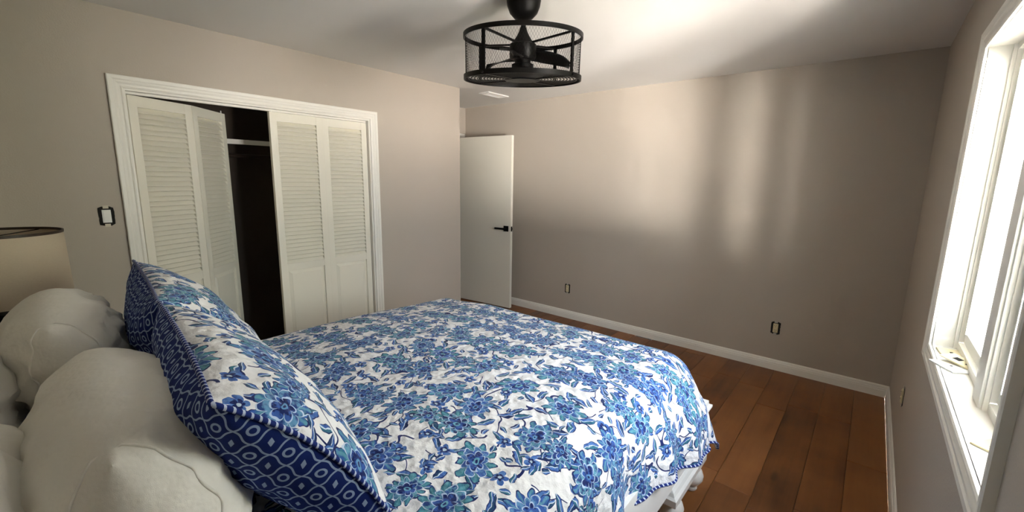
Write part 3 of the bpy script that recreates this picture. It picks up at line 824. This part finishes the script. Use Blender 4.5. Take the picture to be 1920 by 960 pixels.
# ------------------------------------------------------------------ pillows
def cushion(name, label, cat, group, W_, H_, T_, top_near, up_dir, right_dir, seed, fancy=False, slump=0.0, pinch=0.07, wr=1.0, bend=0.0, asym=0.5, p_=2.6, squ=0.0):
    """right_dir: along the width (towards the near end), up_dir: along the height; centre given"""
    c = Vector(top_near); R = Vector(right_dir).normalized(); U = Vector(up_dir).normalized()
    Nn = R.cross(U).normalized()
    if Nn.y < 0: Nn = -Nn
    n = 56; m = 44
    def pos(u, v, side):
        au, av = abs(u), abs(v)
        e = max(0.0, (1-au**p_))**0.55 * max(0.0, (1-av**p_))**0.55
        x = W_/2*u*(1-pinch*(1-v*v)*au**2); y = H_/2*v*(1-pinch*(1-u*u)*av**2)
        x *= math.sqrt(1-squ*v*v); y *= math.sqrt(1-squ*u*u)
        k = noise.noise((u*2.1+seed, v*2.1, side*3.0+seed))*0.14 + noise.noise((u*4.5+seed, v*4.5, side*5.0))*0.07
        t = T_*(asym if side > 0 else 1-asym)*e*(1+k*wr)
        if not fancy:
            q1 = noise.noise((u*2.6+seed*3, v*3.4+side, seed)); q2 = noise.noise((u*6+seed, v*3.1, side*2+seed)); q3 = noise.noise((u*11, v*8+seed, side))
            t += e*T_*(0.10*(0.35-abs(q1)) + 0.05*(0.3-abs(q2)) + 0.018*q3)
        # radiating creases near the edges
        cr = noise.noise((math.atan2(v, u)*5+seed, 0.3, seed))*0.010*wr*(max(au, av)**3)*(1-max(au, av)**8)
        t += cr
        return x, y, side*t if side else 0
    def world(x, y, d):
        v = y/(H_/2)
        dd = d + bend*(v*v-1) - slump*max(0, v)*max(0, v)
        return R*x + U*y + Nn*dd
    e = tag(empty(name, c), label, cat, group)
    def sheet(nm, side, mat, uvo):
        vs, uvs, fs = [], [], []
        for j in range(m+1):
            for i in range(n+1):
                u = -1+2*i/n; v = -1+2*j/m
                u = math.copysign(1-(1-abs(u))**1.35, u); v = math.copysign(1-(1-abs(v))**1.35, v)
                x, y, d = pos(u, v, side)
                vs.append(world(x, y, d)); uvs.append((x+uvo, y+uvo*0.7))
        uvs = [None]*len(vs); w1 = n+1      # lay the print out by arc length from the middle
        U_, V_ = {}, {}
        for j in range(m+1):
            U_[j, n//2] = 0.0
            for i in range(n//2+1, n+1): U_[j, i] = U_[j, i-1]+(vs[j*w1+i]-vs[j*w1+i-1]).length
            for i in range(n//2-1, -1, -1): U_[j, i] = U_[j, i+1]-(vs[j*w1+i]-vs[j*w1+i+1]).length
        for i in range(n+1):
            V_[m//2, i] = 0.0
            for j in range(m//2+1, m+1): V_[j, i] = V_[j-1, i]+(vs[j*w1+i]-vs[(j-1)*w1+i]).length
            for j in range(m//2-1, -1, -1): V_[j, i] = V_[j+1, i]-(vs[j*w1+i]-vs[(j+1)*w1+i]).length
        for j in range(m+1):
            for i in range(n+1): uvs[j*w1+i] = (U_[j, i]+uvo, V_[j, i]+uvo*0.7)
        for j in range(m):
            for i in range(n):
                q = j*(n+1)+i
                fs.append((q, q+1, q+n+2, q+n+1) if side > 0 else (q, q+n+1, q+n+2, q+1))
        return vs, uvs, fs
    def rim_pts(step=60):
        pr = []
        for (u0, v0, u1, v1) in ((-1, -1, 1, -1), (1, -1, 1, 1), (1, 1, -1, 1), (-1, 1, -1, -1)):
            for i in range(step):
                t = i/step; x, y, d = pos(u0+(u1-u0)*t, v0+(v1-v0)*t, 1)
                pr.append(world(x, y, 0))
        return pr
    if fancy:
        a = sheet('f', 1, None, 1.3+seed); mesh_obj('front_cover', a[0], a[2], 'floral', e, True, a[1])
        a = sheet('b', -1, None, 2.1+seed); mesh_obj('back_cover', a[0], a[2], 'trellis', e, True, a[1])
        tube('piping', rim_pts(), 0.0052, 'piping', e, True, 8)
    else:
        a = sheet('f', 1, None, 0); b = sheet('b', -1, None, 0)
        k = len(a[0])
        bm = bmesh.new(); bv = [bm.verts.new(v) for v in a[0]+b[0]]
        for f in a[2]: bm.faces.new([bv[i] for i in f])
        for f in b[2]: bm.faces.new([bv[i+k] for i in f])
        bmesh.ops.remove_doubles(bm, verts=bm.verts, dist=0.0004)
        bm_obj('cover', bm, 'linen', e, True)
        hp = []
        for side in (1, -1):
            rng = range(41) if side > 0 else range(40, -1, -1)
            for i in rng:
                v = -0.97+1.94*i/40; x, y, d = pos(0.87, v, side)
                hp.append(world(x, y, d*1.004))
        tube('hem_seam', hp, 0.0030, 'linen', e, True, 6)
    return e
def sham(label, topn, topf, botn, T_, H_, seed, bend=0.0, slump=0.0, asym=0.5):
    topn, topf, botn = Vector(topn), Vector(topf), Vector(botn)
    R = topn-topf; U = topn-botn
    U = (U - R.normalized()*U.dot(R.normalized()))
    c = (topn+topf)/2 - U.normalized()*H_/2
    return cushion('pillow_sham', label, 'pillow', 'floral shams on the bed', R.length, H_, T_, c, U, R, seed, True, slump, 0.05, 1.0, bend, asym)
sham('blue floral pillow sham nearest the window, trellis back towards the white pillows', (-0.78, 0.19, 1.19), (-1.53, 0.277, 1.195), (-0.77, 0.49, 0.80), 0.25, 0.52, 0.0, -0.035, 0.0, 0.27)
sham('blue floral pillow sham nearest the closet, its tip standing highest', (-1.56, 0.28, 1.19), (-2.28, 0.35, 1.205), (-1.54, 0.60, 0.80), 0.28, 0.52, 3.0, -0.012, 0.0, 0.27)
def pil(label, c, W_, H_, T_, lean, rz, seed, **k):
    R = Vector((math.cos(rz), math.sin(rz), 0)); U = Matrix.Rotation(rz, 3, 'Z') @ Vector((0, -math.sin(lean), math.cos(lean)))
    return cushion('bed_pillow', label, 'pillow', 'white bed pillows', W_, H_, T_, c, U, R, seed, False, **k)
PK = dict(pinch=0.0, squ=0.36, p_=2.8, wr=1.6)
pil('large plump white pillow in front, behind the nearest floral sham', (-1.17, 0.143, 0.945), 0.80, 0.43, 0.29, 0.30, -0.06, 1.0, **PK)
pil('white pillow at the lower left corner, behind the plump front pillow', (-1.10, -0.145, 0.925), 0.80, 0.42, 0.29, 0.10, 0.0, 2.0, **PK)
pil('white pillow with shaded end below the lampshade, by the far sham', (-2.03, 0.130, 0.950), 0.74, 0.43, 0.28, 0.30, -0.05, 4.0, **PK)
pil('white pillow at the left edge, below the lamp, behind the others', (-1.96, -0.145, 0.910), 0.74, 0.40, 0.28, 0.10, 0.0, 5.0, **PK)

# ------------------------------------------------------------------ nightstand and lamp
NX, NY = -2.76, 0.0
ns = tag(empty('nightstand', (NX, NY-0.04, 0)), 'dark nightstand beneath the table lamp, hidden behind the pillows', 'nightstand')
boxes('body', [(-0.22, 0.22, -0.20, 0.18, 0.12, 0.64)], 'walnut', ns, 0.004)
boxes('top', [(-0.24, 0.24, -0.22, 0.20, 0.64, 0.665)], 'walnut', ns, 0.004)
for z in (0.15, 0.40):
    d = boxes('drawer', [(-0.20, 0.20, 0.18, 0.192, z, z+0.22)], 'walnut', ns, 0.003)
    lathe('knob', [(0, 0), (0.008, 0), (0.008, 0.012), (0.015, 0.018), (0.012, 0.026), (0, 0.028)], 'black', d, 16).rotation_euler = (-PI/2, 0, 0)
    d.children[0].location = (0, 0.192, z+0.11)
for sx in (-0.18, 0.18):
    for sy in (-0.16, 0.14): boxes('leg', [(sx-0.02, sx+0.02, sy-0.02, sy+0.02, 0, 0.12)], 'walnut', ns)
lp = tag(empty('table_lamp', (NX, NY, 0.665)), 'table lamp with beige linen drum shade and black base', 'lamp')
lathe('base', [(0, 0), (0.075, 0), (0.078, 0.012), (0.060, 0.022), (0.050, 0.05), (0.085, 0.12), (0.110, 0.20), (0.118, 0.27), (0.112, 0.315), (0.070, 0.335), (0.018, 0.345), (0.018, 0.38), (0, 0.38)], 'black', lp, 40)
lathe('harp_rod', [(0.004, 0.38), (0.004, 0.63), (0.010, 0.635), (0.008, 0.65), (0, 0.652)], 'black', lp, 12)
lathe('shade', [(0.207, 0.350), (0.202, 0.640), (0.200, 0.640), (0.205, 0.350)], 'shade', lp, 64, closed=True)
lathe('shade_trim', [(0.2035, 0.632), (0.2040, 0.643), (0.1985, 0.643), (0.1985, 0.632)], 'walnut', lp, 64, closed=True)
for k in range(3):
    a = k*2*PI/3+0.3
    tube('shade_spider', [(0.006*math.cos(a), 0.006*math.sin(a), 0.625), (0.199*math.cos(a), 0.199*math.sin(a), 0.632)], 0.0022, 'black', lp, False, 6)

# ------------------------------------------------------------------ loose cover plates on the window sill
def plate(label, loc, rot, holes, mat='ivory'):
    e = tag(empty('cover_plate', loc), label, 'cover plate', 'loose cover plates on the sill')
    e.rotation_euler = rot
    bm = bmesh.new(); bx(bm, -0.035, 0.035, -0.057, 0.057, 0.0, 0.005, bev=0.002); bm_obj('plate', bm, mat, e)
    for hx, hy, wx, wy_ in holes: boxes('hole', [(hx-wx, hx+wx, hy-wy_, hy+wy_, 0.0050, 0.0056)], 'dark', e)
    return e
zs = WZ0
plate('ivory toggle cover plate lying flat in the far sill corner', (XR+0.047, 2.30, zs+0.001), (0, 0, 0.1), [(0, 0, 0.005, 0.012)])
plate('ivory cover plate leaning askew over its neighbour on the sill', (XR+0.065, 2.17, zs+0.012), (0.18, 0.0, 0.9), [(0, 0.02, 0.013, 0.011), (0, -0.02, 0.013, 0.011)])
plate('white cover plate lying near the sill edge', (XR+0.030, 2.13, zs+0.001), (0, 0, 0.5), [(0, 0, 0.004, 0.004)], 'whiteplastic')
plate('ivory cover plate lying alone at the near end of the sill', (XR+0.072, 1.50, zs+0.001), (0, 0, 0.9), [(0, 0.02, 0.013, 0.011), (0, -0.02, 0.013, 0.011)])
